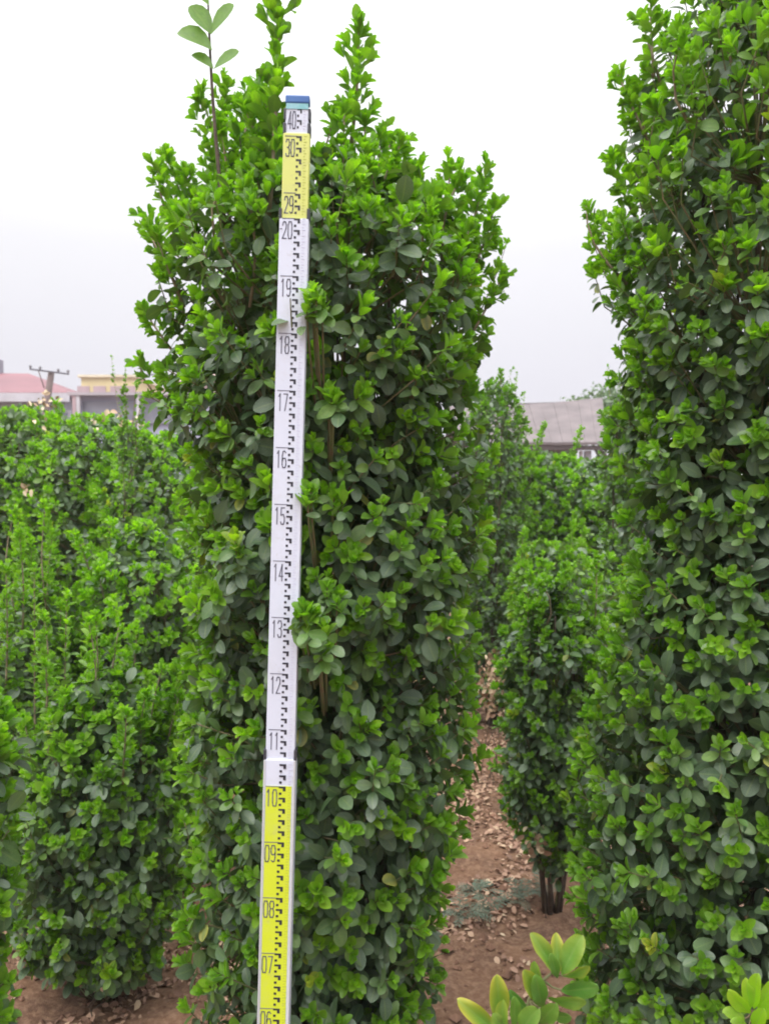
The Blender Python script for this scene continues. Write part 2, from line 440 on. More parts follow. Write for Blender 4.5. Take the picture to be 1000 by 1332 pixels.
        for j in range(m):
            u = j/m; p = np.array(b.lerp(t, min(1, .03 + u)))
            for side in (0, math.pi):
                if rng.random() < .12: continue
                a = az + j*math.pi/2 + side + rng.normal(0, .25)
                e = perp(dn[None], np.array([a]))[0]; al = math.radians(rng.uniform(45, 85) - 25*u)
                l = dn*math.cos(al) + e*math.sin(al); nn = dn*math.sin(al) - e*math.cos(al)
                L_ = (.038 - .012*u)*s*rng.uniform(.7, 1.2)*(.6 if kind == 'thin' else 1.2 if kind == 'mid' else 1.55 if kind == 'spire' else 1)
                Lv.add(p[None], l[None], nn[None], L_, float(np.clip(.25 + .6*u + rng.normal(0, .15), 0, .95)))
                if rng.random() < (.85 if kind in ('bushy', 'spire') else .4 if kind == 'mid' else .1) and u > .1:
                    dj = norm((dn*.8 + e*.6)[None]); tipj = p[None] + dj*rng.uniform(.018, .045)*s*(1.25 - .5*u)*(1.5 if kind == 'spire' else 1)
                    add_rosettes(Lv, tipj, dj, np.array([(1.15 if kind == 'spire' else .85)*s]), fresh, 3)
        add_rosettes(Lv, np.array(t)[None], dn[None], np.array([.95*s if kind != 'thin' else .5*s]), fresh, 4)
    # --- hand-placed sprigs: a bunch of fresh tips round a photo position
    for (px, py, Dd, n, size) in sprigs:
        cpt = np.array(P(px, py, Dd)); cc = np.array([X0, Y0, cpt[2]]); o = norm((cpt-cc)[None])[0]
        tp = cpt + rng.normal(0, size*.38, (n, 3)); dj = norm(o*.5 + UP*.8 + rng.normal(0, .2, (n, 3)))
        add_rosettes(Lv, tp, dj, np.full(n, s), fresh, 4)
        add_old(Lv, tp, dj, np.repeat(o[None], n, 0), s, 2)
        for q in tp: tw.tube([Vector(q)-off, Vector(q - (o*.3+UP*.6)*.09)-off, Vector(cc*.35 + q*.65 - UP*.16)-off], [.0012, .002, .003], 4, False)
    if dry:
        DL = Leaves()
        for (px, py, Dd, n, size, rn) in dry:
            cpt = np.array(P(px, py, Dd)) - np.array([X0, Y0, 0])
            DL.add(cpt + rng.normal(0, size*.4, (n, 3)), rng.normal(0, .6, (n, 3)) + UP*.6, rng.normal(0, .6, (n, 3)) + np.array([0, -1, .5]), .032*s*rng.uniform(.7, 1.2, n), .9, np.clip(rng.normal(rn, .08, n), 0, 1))
        f = link('dry_leaves', foliage_mesh('dry_leaves', DL.arr(), 1, M_DRY), root); f['kind'] = 'stuff'
    t_ = tw.build('twigs', M_TWIG, root, True); t_['kind'] = 'stuff'
    A = Lv.arr(); A[:, 14] = np.clip(A[:, 14] + bright, 0, 1)
    if clear_staff:                                          # the staff pushes the shoots aside
        px, py, pz = project(A[:, :3] + A[:, 6:9]*A[:, 12:13]*.5); mid = 355 + (1332-py)*.02603
        near = A[:, 1] + A[:, 7]*A[:, 12]*.5 < 1.455
        m = near & (px > mid - 33) & (px < mid + 31) & (py > 112)
        for (a, b) in ((380, 22), (640, 18), (805, 28)): m &= ~((np.abs(py-a) < b) & (px > mid + 17))
        edge = (np.abs(px - mid) > 13) & (A[:, 1] + A[:, 7]*A[:, 12]*.5 < 1.399) & (rng.random(len(A)) < .6)
        A = A[~m | (m & edge)]
    A[:, 0] -= X0; A[:, 1] -= Y0
    SHRUBS.append([root, A, res, individual, mat])
    return root

def finish_shrubs():
    # which leaves show: nearest leaf per small picture cell
    allc, depth = [], []
    W, H, cell = 1000, 1332, 4
    buf = np.full((H//cell + 3, W//cell + 3), 1e9)
    info = []
    for root, A, res, ind, mat in SHRUBS:
        Pw = A[:, :3] + np.array(root.location); ctr = Pw + A[:, 6:9]*A[:, 12:13]*.5
        x, y, z = project(ctr); ok = (x > 2) & (x < W-2) & (y > 2) & (y < H-2)
        ix = np.clip((x/cell).astype(int)+1, 0, buf.shape[1]-1); iy = np.clip((y/cell).astype(int)+1, 0, buf.shape[0]-1)
        for dx in (-1, 0, 1):
            for dy in (-1, 0, 1):
                jx = np.clip(ix+dx, 0, buf.shape[1]-1); jy = np.clip(iy+dy, 0, buf.shape[0]-1)
                np.minimum.at(buf, (jy[ok], jx[ok]), z[ok])
        view = norm(ctr - np.array([0, 0, CAM_Z])); facing = np.abs((view*A[:, 9:12]).sum(1))
        info.append((ix, iy, z, ok, A[:, 12]**2*(facing+.1)/z**2))
    for (root, A, res, ind, mat), (ix, iy, z, ok, area) in zip(SHRUBS, info):
        if ind:
            vis = ok & (z <= buf[iy, ix] + .012)
            score = np.where(vis, area, 0); order = np.argsort(-score)[:ind]; order = order[score[order] > 0]
            for i in order:
                r = A[i]; o = link('leaf', single_leaf_mesh(r, mat), root)
                M = Matrix(((r[3], r[6], r[9], r[0]), (r[4], r[7], r[10], r[1]), (r[5], r[8], r[11], r[2]), (0, 0, 0, 1)))
                o.matrix_local = M @ Matrix.Scale(float(r[12]), 4)
            keep = np.ones(len(A), bool); keep[order] = False; A = A[keep]
        f = link('foliage', foliage_mesh('foliage', A, res, mat), root); f['kind'] = 'stuff'

# ------------------------------------------------------------------ ground
def gh(x, y):
    v = Vector((x, y, 0))
    h = .045*noise.noise(v*1.1) + .028*noise.noise(v*4.3 + Vector((9, 0, 0))) + .011*noise.noise(v*13) + .004*noise.noise(v*34)
    fade = max(0, 1 - max(0, (abs(y-4) - 6))/10)
    return h*fade
def build_ground():
    def axis(a, b, st, far, neg=True):
        near = np.arange(a, b + 1e-6, st); o = [b]; g = st
        while o[-1] < far: g *= 1.22; o.append(o[-1] + g)
        o2 = [a]; g = st
        lim = -far if neg else -60
        while o2[-1] > lim: g *= 1.22; o2.append(o2[-1] - g)
        return np.concatenate([np.array(o2[1:])[::-1], near, np.array(o[1:])])
    xs = axis(-2.2, 1.6, .022, 700); ys = axis(1.3, 5.2, .026, 900)
    X, Y = np.meshgrid(xs, ys); Z = np.array([gh(a, b) if abs(a) < 25 and abs(b) < 25 else 0 for a, b in zip(X.ravel(), Y.ravel())])
    n, m = len(xs), len(ys); i = (np.arange(m-1)[:, None]*n + np.arange(n-1)[None]).ravel()
    f = np.stack([i, i+1, i+n+1, i+n], 1)
    mt, t, b = new_mat('soil')
    c1 = mixrgb(t, maprange(t, noise_tex(t, 3.2, 8, .62), .38, .62), (.180, .092, .050), (.105, .053, .031))
    c2 = mixrgb(t, maprange(t, noise_tex(t, 45, 6, .7), .45, .7), c1, (.27, .16, .10))
    t.links.new(c2, b.inputs['Base Color']); b.inputs['Roughness'].default_value = .92
    bp = t.nodes.new('ShaderNodeBump'); bp.inputs['Strength'].default_value = .8; bp.inputs['Distance'].default_value = .012
    t.links.new(noise_tex(t, 60, 8, .7), bp.inputs['Height']); t.links.new(bp.outputs[0], b.inputs['Normal'])
    o = link('ground', mesh_np('ground', np.stack([X.ravel(), Y.ravel(), Z], 1), f, mt))
    tag(o, 'red brown bare nursery soil between the shrub rows', kind='structure')
build_ground()

def build_litter():
    r = np.random.default_rng(3); rows = []
    n = 80000
    x = r.uniform(-2.4, 1.5, n); y = 1.5 + 4.6*r.random(n)**1.1
    keep = []
    for a, b in zip(x, y):
        d = noise.noise(Vector((a*2.1, b*2.1, 5))) ; keep.append(r.random() < .42 + 2.6*d + .8*noise.noise(Vector((a*8, b*8, 1))))
    # bare patch of soil at the near right of the path
    keep = np.array(keep) & ~(((x-.17)/.23)**2 + ((y-2.42)/.22)**2 < 1)
    x, y = x[keep], y[keep]; n = len(x)
    z = np.array([gh(a, b) for a, b in zip(x, y)]) + r.uniform(.002, .012, n)
    global rng; rng = r
    Lv = Leaves(); az = r.uniform(0, 6.28, n)
    d = np.stack([np.cos(az), np.sin(az), r.normal(0, .4, n)], 1); nn = np.stack([r.normal(0, .5, n), r.normal(0, .5, n), np.ones(n)], 1)
    Lv.add(np.stack([x, y, z], 1), d, nn, r.uniform(.014, .034, n), .2, r.beta(1.6, 2.2, n))
    me = foliage_mesh('fallen_leaves', Lv.arr(), 0, M_DRY)
    tag(link('fallen_leaves', me), 'litter of dry tan and brown leaves lying over the red soil', 'leaf litter', kind='stuff')
    # clods and pebbles
    b = MB(); 
    for _ in range(4000):
        a, c = r.uniform(-2.0, 1.4), 1.6 + 3.2*r.random(); s_ = r.uniform(.003, .012)*(1 if r.random() < .9 else 2)
        v = [Vector(q)*s_*r.uniform(.6, 1.2) for q in ((1,0,0),(0,1,0),(-1,0,0),(0,-1,0),(0,0,.8),(0,0,-.8))]
        o = Vector((a, c, gh(a, c) + s_*.3)); b.add([o + q for q in v], [(0,1,4),(1,2,4),(2,3,4),(3,0,4),(1,0,5),(2,1,5),(3,2,5),(0,3,5)])
    tag(b.build('soil_clods', plain('clod', (.24, .13, .085), (.14, .075, .05), 20, .95)), 'small crumbs of red soil and pebbles on the path', 'soil clods', kind='stuff')
build_litter()

# ------------------------------------------------------------------ levelling staff
def build_staff():
    D0 = 1.403; k = math.atan(.0285)
    b0 = P(355, 1332, D0); b1 = P(386.5, 122, D0)
    slope = (b1.x-b0.x)/(b1.z-b0.z)
    root = empty('measuring_staff', (b0.x - slope*b0.z, D0, 0)); root.rotation_euler = (0, math.atan(slope), 0)
    tag(root, 'tall white and yellow telescopic measuring staff held upright in front of the columnar shrub', 'measuring staff')
    white = plain('staff_white', (.60, .635, .755), (.57, .605, .725), 5, .38)
    rail = plain('staff_rail', (.55, .56, .58), (.47, .48, .50), 12, .4)
    lemon = plain('staff_lemon', (.57, .655, .034), (.535, .62, .03), 6, .42)
    pale = plain('staff_pale_yellow', (.60, .64, .18), (.56, .60, .17), 6, .42)
    for m_ in (white, lemon, pale, rail):                       # grime and rubbed patches
        t = m_.node_tree; b_ = t.nodes['Principled BSDF']; src = b_.inputs['Base Color'].links[0].from_socket
        g1 = maprange(t, noise_tex(t, 9, 8, .72), .52, .74, 0, .40); g2 = maprange(t, noise_tex(t, 55, 6, .7), .60, .72, 0, .35)
        t.links.new(mixrgb(t, g2, mixrgb(t, g1, src, (.42, .40, .36)), (.33, .30, .25)), b_.inputs['Base Color'])
        t.links.new(maprange(t, noise_tex(t, 14, 5, .6), .3, .7, .28, .55), b_.inputs['Roughness'])
    ink = plain('ink', (.018, .018, .03), (.03, .03, .045), 30, .5); grey_ink = plain('number_ink', (.11, .11, .16), (.14, .14, .19), 30, .5)
    black = plain('black_plastic', (.03, .032, .045), (.05, .05, .06), 20, .5)
    blue = plain('blue_cap', (.035, .11, .34), (.05, .14, .38), 30, .4); teal = plain('teal_sticker', (.16, .42, .46), (.30, .52, .60), 60, .4)
    faint = plain('faint_ruler_ink', (.50, .50, .66), (.54, .54, .70), 30, .5); faint_y = plain('faint_ruler_ink_on_yellow', (.40, .45, .06), (.45, .5, .08), 30, .5)
    # width, front y, z0, z1, depth
    secs = [(.0570, 0.0, 0.0, 1.047, .030), (.0515, .0032, 1.047, 2.000, .024), (.0465, .0060, 2.000, 2.149, .019), (.0405, .0085, 2.149, 2.196, .014)]
    for i, (w, y0, z0, z1, dp) in enumerate(secs):
        b = MB(); lo = z0 if i == 0 else z0 - .03
        b.box((0, y0 + dp/2, (lo+z1)/2), (w, dp, z1-lo)); s = b.build('staff_section', white if i in (0, 1, 3) else pale, root, bevel=.0018)
        if i == 0:
            b = MB(); b.box((-.0005, y0-.0002, .50), (w*.80, .0012, 1.0)); p = b.build('yellow_face', lemon, s)
            b = MB()
            for sx in (-1, 1): b.box((sx*(w/2-.0021), y0-.0004, z1/2), (.0030, .0026, z1-.002))
            b.build('side_rail', rail, s, bevel=.0006)
        if i < 3:
            w2 = secs[i+1][0]
            for sx in (-1, 1):
                b = MB(); b.box((sx*(w2/2+.0012), y0+.010, z1+.008), (.0052, .020, .019)); b.build('locking_clip', black, root, bevel=.0012)
    for sx in (-1, 1):
        b = MB(); b.box((sx*.0215, .0155, 2.182), (.0042, .016, .020)); b.build('locking_clip', black, root, bevel=.0012)
    b = MB(); b.box((0, .0155, 2.2075), (.0425, .019, .014)); b.build('end_cap', blue, root, bevel=.0025)
    b = MB(); b.box((0, .0078, 2.1955), (.0385, .0012, .0098)); b.build('maker_sticker', teal, root)
    # --- print
    DIG = {'0': [[(.0,.22),(.0,.8),(.2,1),(.8,1),(1,.8),(1,.2),(.8,0),(.2,0),(.0,.22)]], '1': [[(.15,.85),(.5,1),(.5,0)]],
           '2': [[(0,.78),(.15,.95),(.4,1),(.8,.97),(1,.8),(.95,.6),(.0,.0),(1,0)]], '3': [[(0,.85),(.2,1),(.8,1),(1,.82),(1,.65),(.7,.53),(.35,.53)],[(.7,.53),(1,.4),(1,.16),(.8,0),(.2,0),(0,.15)]],
           '4': [[(.75,0),(.75,1),(0,.28),(1,.28)]], '5': [[(.95,1),(.1,1),(.05,.55),(.7,.6),(1,.42),(1,.18),(.75,0),(.2,0),(0,.14)]],
           '6': [[(.9,.9),(.6,1),(.2,.97),(0,.7),(0,.18),(.2,0),(.8,0),(1,.18),(1,.4),(.8,.56),(.2,.56),(0,.4)]], '7': [[(0,1),(1,1),(.35,0)]],
           '8': [[(.2,.53),(0,.68),(0,.86),(.2,1),(.8,1),(1,.86),(1,.68),(.8,.53),(.2,.53),(0,.38),(0,.15),(.2,0),(.8,0),(1,.15),(1,.38),(.8,.53)]],
           '9': [[(1,.55),(.8,.44),(.2,.44),(0,.6),(0,.82),(.2,1),(.8,1),(1,.82),(1,.25),(.8,.03),(.4,0),(.1,.08)]]}
    def ribbon(b, pts, t, y, th=.0004):
        for (x0, z0), (x1, z1) in zip(pts, pts[1:]):
            dx, dz = x1-x0, z1-z0; l = math.hypot(dx, dz); ex, ez = dx/l*t*.45, dz/l*t*.45; nx, nz = -dz/l*t/2, dx/l*t/2
            b.quadslab([(x0-ex-nx, y, z0-ez-nz), (x1+ex-nx, y, z1+ez-nz), (x1+ex+nx, y, z1+ez+nz), (x0-ex+nx, y, z0-ez+nz)], (0, -th, 0))
    nums = [(f'{n:02d}', n/10) for n in range(0, 21)] + [('29', 2.045), ('30', 2.1435), ('40', 2.1925)]
    marks = MB(); ruler = MB(); ruler_y = MB(); ticks = MB()
    def sec_at(z): return next(s for s in secs if z <= s[3] + 1e-6)
    for txt, zt in nums:
        w, y0, a0, a1, dp = sec_at(zt - .002); yf = y0 - .0001
        if zt > 1.0 and zt <= 1.047: pass
        if w == .0570: yf = y0 - .0009
        x0 = -.385*w; b = MB(); dw, dh = .0064*w/.0515, .029
        for i, ch in enumerate(txt):
            ox = x0 + i*(dw*1.52) + .0004; oz = zt - .0065 - dh
            for st in DIG[ch]: ribbon(b, [(ox + px*dw, oz + pz*dh) for px, pz in st], .0019, yf)
        if zt > .03: b.build('number', grey_ink, root)
        if zt > .01:
            ribbon(ticks, [(x0 - .001, zt - .0006), (.02*w, zt - .0006)], .0013, yf)
        if txt == '20': ribbon(ticks, [(-.46*w, zt - .019), (x0 - .001, zt - .019)], .0016, yf)
    def mark_run(z_hi, z_lo, anchor):
        """'7 and dot' blocks every 2 cm, hung below each even centimetre counted from anchor"""
        n = int(math.floor((anchor - z_hi)/.02)) - 1
        z = anchor + .02*math.ceil((z_hi-anchor)/.02)
        while z > z_lo + .004:
            if z <= z_hi + .0005:
                w, y0, *_ = sec_at(z - .002); y = y0 - (.0009 if w == .0570 else .0001)
                a, c, e = .00*w, .105*w, .205*w
                def blk(xa, xb, za, zb, bb=marks):
                    bb.quadslab([(xa, y, za), (xb, y, za), (xb, y, zb), (xa, y, zb)], (0, -.0004, 0))
                if z - .0092 > z_lo:
                    blk(a, e, z - .0036, z - .0004); blk(c + .001, e, z - .0088, z - .0036)
                if z - .0158 > z_lo: blk(a + .0002, a + .0042*w/.0515, z - .0152, z - .0112)
                rr = ruler_y if (w == .0570 and z <= 1.0) or w == .0465 else ruler
                for q in range(4):
                    zz = z - q*.005
                    if zz > z_lo: blk(.28*w, (.42 if q % 2 == 0 else .36)*w*.93, zz - .0008, zz, rr)
            z -= .02
    mark_run(1.0, 0.02, 1.0); mark_run(1.046, 1.0005, 1.06); mark_run(2.0, 1.0485, 2.0)
    mark_run(2.147, 2.002, 2.1435); mark_run(2.1925, 2.151, 2.1925)
    marks.build('graduation_marks', ink, root); ruler.build('ruler_marks', faint, root); ruler_y.build('ruler_marks', faint_y, root)
    ticks.build('tick_lines', grey_ink, root)
build_staff()

# ------------------------------------------------------------------ the shrubs
GRP = 'clipped column shrubs in the nursery rows'
SP_ = dict(name='evergreen_shrub', cat='shrub')
shrub(label='tall columnar evergreen shrub with spiky top, directly behind the measuring staff', group=GRP, D=1.80, cx=425, seed=11,
      outline=[(1400, 262, 538), (1300, 258, 550), (1200, 254, 567), (1100, 250, 588), (1000, 250, 604), (900, 250, 612), (800, 249, 620), (700, 248, 628),
               (620, 248, 630), (560, 240, 626), (500, 228, 615), (440, 230, 620), (380, 228, 628), (330, 228, 625), (290, 244, 600), (262, 272, 560), (240, 310, 520), (222, 350, 490)],
      open_above=1.85, autolead=10, spacing=.060, lump=.13, clear_staff=True, stems=9, stem_r=.010, dens_fill=1.1, **SP_,
      leaders=[(270, -25, 1.62, 293, 300, 1.60, 'sparse'), (364, -25, 1.64, 350, 280, 1.62, 'spire'), (466, 32, 1.72, 455, 200, 1.76, 'spire'), (258, 120, 1.70, 285, 260, 1.75, 'bushy'),
               (292, 105, 1.8, 290, 230, 1.8, 'bushy'), (325, 118, 1.84, 325, 230, 1.8, 'bushy'), (345, 130, 1.72, 340, 230, 1.76, 'bushy'),
               (285, 150, 1.66, 300, 300, 1.72, 'bushy'), (310, 165, 1.72, 318, 300, 1.75, 'bushy'), (338, 190, 1.9, 335, 300, 1.9, 'bushy'), 
               (448, 135, 1.66, 445, 280, 1.7, 'bushy'), (475, 150, 1.72, 468, 290, 1.75, 'bushy'), (510, 180, 1.85, 495, 300, 1.85, 'bushy'), (545, 215, 1.68, 528, 330, 1.72, 'bushy'), (600, 228, 1.72, 575, 340, 1.75, 'bushy'), (622, 235, 1.85, 590, 350, 1.84, 'bushy'),
               (205, 215, 1.72, 245, 340, 1.75, 'bushy'), (200, 300, 1.7, 240, 400, 1.74, 'bushy'), (645, 262, 1.75, 605, 370, 1.76, 'bushy'), (612, 290, 1.62, 590, 390, 1.68, 'bushy'), (560, 270, 1.56, 550, 380, 1.62, 'bushy'), (480, 215, 1.6, 475, 330, 1.64, 'bushy'), (290, 235, 1.56, 298, 350, 1.6, 'bushy'),
               (498, 165, 1.8, 480, 290, 1.8, 'bushy'), (528, 190, 1.75, 505, 300, 1.8, 'bushy'), (585, 212, 1.8, 560, 310, 1.8, 'bushy'), (634, 215, 1.8, 600, 330, 1.8, 'bushy'),
               (215, 200, 1.8, 255, 320, 1.8, 'bushy'), (240, 215, 1.75, 262, 320, 1.8, 'bushy'), (190, 282, 1.8, 235, 380, 1.8, 'bushy'), (184, 398, 1.8, 235, 470, 1.8, 'bushy'), (180, 470, 1.8, 230, 540, 1.8, 'bushy'),
               (655, 355, 1.8, 610, 440, 1.8, 'bushy'), (640, 305, 1.8, 600, 400, 1.8, 'bushy'), (660, 312, 1.92, 612, 430, 1.84, 'thin'), (320, 235, 1.52, 325, 400, 1.6, 'bushy'), (435, 150, 1.7, 430, 260, 1.72, 'bushy'),
               (455, 262, 1.55, 455, 360, 1.6, 'bushy'), (520, 250, 1.6, 510, 360, 1.6, 'bushy')],
      sprigs=[(404, 388, 1.385, 6, .026), (404, 800, 1.385, 7, .030), (418, 835, 1.40, 4, .026), (430, 770, 1.43, 4, .03), (402, 640, 1.39, 3, .02), (440, 650, 1.46, 4, .03), (430, 520, 1.45, 4, .03)])
shrub(label='tall dense columnar evergreen shrub cut off by the right edge of the picture', group=GRP, D=1.86, cx=1010, seed=23,
      outline=[(1400, 765, 1240), (1300, 765, 1245), (1200, 760, 1250), (1100, 760, 1255), (1000, 765, 1255), (900, 778, 1250), (800, 808, 1245), (700, 822, 1240), (620, 826, 1240), (560, 812, 1240),
               (480, 812, 1240), (400, 808, 1240), (330, 790, 1245), (280, 780, 1245), (200, 815, 1240), (120, 830, 1225), (60, 850, 1200), (0, 872, 1170), (-60, 920, 1120), (-100, 960, 1060)],
      open_above=1.85, autolead=5, spacing=.062, lump=.12, stems=9, stem_r=.011, dens_fill=1.1, **SP_,
      leaders=[(762, 265, 1.86, 815, 370, 1.86, 'bushy'), (800, 90, 1.86, 845, 190, 1.86, 'bushy'), (792, 205, 1.86, 835, 300, 1.86, 'bushy'), (845, -10, 1.8, 850, 100, 1.8, 'bushy'), (885, 45, 1.6, 895, 160, 1.65, 'bushy'), (832, 20, 1.86, 862, 120, 1.86, 'mid')])
shrub(label='waist high evergreen shrub with bare trunk and brown leaves beneath, left of the staff shrub', group=GRP, D=2.40, cx=132, seed=31,
      outline=[(1245, 70, 190), (1215, 35, 225), (1150, 22, 238), (1080, 20, 246), (1020, 28, 248), (970, 44, 236), (930, 66, 212), (895, 92, 175), (875, 110, 150)],
      bottom=.10, autolead=8, spacing=.058, lump=.15, stems=5, stem_r=.012, s=.95, dens_fill=1.2, lush=.2, bright=.1, **SP_,
      leaders=[(60, 860, 2.35, 62, 960, 2.4, 'bushy'), (115, 805, 2.3, 112, 970, 2.3, 'mid'), (125, 800, 2.4, 128, 930, 2.4, 'bushy'), (212, 868, 2.35, 200, 990, 2.4, 'bushy'), (235, 900, 2.4, 215, 990, 2.4, 'bushy'), (165, 925, 2.15, 160, 1020, 2.2, 'bushy'), (230, 870, 2.42, 212, 990, 2.42, 'bushy'), (190, 900, 2.3, 185, 1000, 2.35, 'bushy'), (85, 900, 2.3, 90, 1000, 2.35, 'bushy'), (30, 930, 2.3, 45, 1030, 2.35, 'bushy')])
shrub(label='evergreen shrub of which only a leafy strip shows at the lower left edge', group=GRP, D=1.55, cx=-95, seed=37,
      outline=[(1400, -180, 8), (1300, -190, 12), (1200, -200, 16), (1100, -200, 18), (1000, -200, 14), (930, -190, 2), (890, -150, -40), (860, -120, -70)],
      bottom=.2, autolead=4, spacing=.062, stems=5, s=1.0, individual=160, **SP_)
shrub(label='pale green shrub of upright open shoots at the left edge behind the waist high one', group=GRP, D=2.95, cx=40, seed=41,
      outline=[(1200, -50, 125), (1000, -60, 135), (920, -55, 125), (850, -40, 112), (800, -15, 90), (760, 15, 65)],
      bottom=.15, autolead=6, open_above=.9, spacing=.064, stems=6, s=.95, fresh=.92, lush=.5, bright=.3, yel=.03, individual=300, **SP_,
      leaders=[(60, 655, 2.9, 62, 800, 2.9, 'bushy'), (25, 690, 2.8, 30, 820, 2.85, 'bushy'), (45, 735, 2.7, 46, 960, 2.75, 'mid'), (88, 770, 2.7, 85, 960, 2.75, 'mid'), (8, 740, 2.7, 8, 900, 2.75, 'bushy'), (70, 690, 3.0, 68, 830, 3.0, 'bushy'), (100, 760, 3.0, 95, 880, 3.0, 'bushy'), (40, 700, 3.05, 42, 830, 3.05, 'bushy'), (20, 665, 3.0, 22, 800, 3.0, 'bushy'), (58, 800, 2.62, 60, 930, 2.66, 'bushy'), (118, 820, 2.9, 110, 930, 2.9, 'bushy')])
shrub(label='rounded bright green shrub left of the staff before the far hedge', group=GRP, D=3.2, cx=190, seed=43,
      flat=1.5,
      outline=[(1150, 120, 275), (1000, 98, 295), (900, 92, 300), (830, 95, 300), (775, 108, 292), (730, 135, 278), (695, 175, 255), (678, 200, 235)],
      bottom=.15, autolead=3, spacing=.060, stems=6, s=.98, fresh=1.0, lush=.75, bright=.25, individual=300, **SP_)
shrub(label='small dark shrub on bare brown stems beside the soil path right of the staff', group=GRP, D=2.86, cx=722, seed=47,
      outline=[(1110, 690, 760), (1060, 660, 790), (1000, 650, 800), (900, 652, 800), (820, 660, 795), (780, 680, 780), (750, 700, 760)],
      bottom=.32, autolead=10, spacing=.06, stems=7, stem_r=.0085, s=.9, fresh=.85, **SP_,
      leaders=[(690, 745, 2.8, 690, 850, 2.8, 'bushy'), (735, 735, 2.8, 730, 840, 2.8, 'bushy'), (775, 720, 2.85, 770, 850, 2.85, 'bushy')])
shrub(label='greyish green shrub with pale tips behind the small dark shrub by the path', group=GRP, D=3.9, cx=712, seed=53, res=1,
      flat=1.4,
      outline=[(1000, 684, 800), (850, 675, 815), (790, 664, 815), (745, 668, 800), (715, 685, 775), (702, 705, 750)],
      bottom=.12, autolead=4, spacing=.066, stems=5, s=1.0, fresh=.85, lush=.5, bright=.3, yel=.06, individual=150, **SP_,
      leaders=[(680, 690, 3.8, 684, 800, 3.8, 'bushy'), (745, 680, 3.8, 740, 780, 3.8, 'bushy')])
# far hedge rows: individual shrubs
far_l = [(-45, 540, 5.0, 'far hedge shrub at the left edge, its top level with the grey house wall'),
         (40, 530, 4.9, 'far hedge shrub with pale dry tips just below the leaning utility pole'),
         (128, 538, 4.8, 'far hedge shrub with yellow dry tips below the yellow building'),
         (212, 562, 4.6, 'far hedge shrub touching the left side of the staff shrub')]
for i, (cx, top, D, lab) in enumerate(far_l):
    dr = [(), [(56, 530, 4.45, 16, .10, .92), (62, 520, 4.45, 8, .06, .9), (40, 640, 4.0, 7, .05, 1.)], [(122, 552, 4.2, 11, .07, .92), (158, 544, 4.3, 8, .05, .8)], [(178, 545, 4.4, 6, .06, .85)]][i]
    shrub(label=lab, group=GRP, D=D, cx=cx, seed=60+i, res=0, individual=0,
          flat=1.7,
          outline=[(900, cx-80, cx+80), (top+200, cx-92, cx+92), (top+120, cx-90, cx+90), (top+70, cx-80, cx+80), (top+35, cx-62, cx+62), (top+14, cx-42, cx+42), (top+2, cx-20, cx+20)],
          bottom=.2, autolead=4, spacing=.064, stems=4, s=1.1, fresh=1.0, yel=.03, oldn=2, dens_fill=.9, lush=.85, bright=.35, dry=dr, **SP_)
far_r = [(655, 574, 5.8, 'far hedge shrub below the grey roof, nearest the staff shrub'), (712, 585, 5.9, 'far hedge shrub directly below the left end of the shed opening'),
         (775, 592, 5.7, 'far hedge shrub between the shed opening and the tall right shrub'), (835, 585, 5.6, 'far hedge shrub mostly behind the tall right shrub')]
for i, (cx, top, D, lab) in enumerate(far_r):
    shrub(label=lab, group=GRP, D=D, cx=cx, seed=70+i, res=0, individual=0,
          flat=1.6,
          outline=[(860, cx-62, cx+62), (740, cx-68, cx+68), (680, cx-64, cx+64), (635, cx-54, cx+54), (top+22, cx-38, cx+38), (top+3, cx-18, cx+18)],
          bottom=.2, autolead=3, spacing=.072, stems=4, s=1.15, fresh=.97, yel=.03, oldn=2, lush=.8, bright=.25, dens_fill=.9, **SP_)
shrub(label='hazy column shrub with pointed top left of the grey roof', group=GRP, D=5.1, cx=640, seed=81, res=0, individual=0,
      outline=[(900, 590, 690), (700, 590, 690), (600, 592, 688), (540, 600, 682), (510, 620, 676), (495, 635, 668)],
      bottom=.2, autolead=8, spacing=.075, stems=4, s=1.0, fresh=.78, oldn=3, dens_fill=.7, **SP_,
      leaders=[(664, 482, 5.1, 660, 560, 5.1, 'thin'), (672, 484, 5.1, 668, 560, 5.1, 'thin'), (652, 486, 5.1, 652, 560, 5.1, 'thin'), (682, 510, 5.1, 676, 600, 5.1, 'thin')])
shrub(label='slim column shrub between the grey roof and the tall right shrub', group=GRP, D=4.6, cx=815, seed=83, res=0, individual=0,
      outline=[(900, 785, 850), (700, 780, 850), (600, 782, 850), (540, 788, 850), (505, 796, 840), (485, 805, 825)],
      bottom=.2, autolead=5, spacing=.075, stems=4, s=1.0, fresh=.78, oldn=3, dens_fill=.7, **SP_, leaders=[(790, 475, 4.6, 792, 560, 4.6, 'thin')])

for i, (cx, lab) in enumerate([(330, 'evergreen shrub hidden straight behind the left half of the staff shrub'), (480, 'evergreen shrub hidden straight behind the right half of the staff shrub')]):
    shrub(label=lab, group=GRP, D=4.6, cx=cx, seed=76+i, res=0, individual=0,
          outline=[(900, cx-68, cx+68), (750, cx-72, cx+72), (640, cx-68, cx+68), (590, cx-48, cx+48), (570, cx-22, cx+22)],
          bottom=.2, autolead=4, spacing=.085, stems=4, s=1.1, fresh=.97, oldn=2, dens_fill=.7, **SP_)
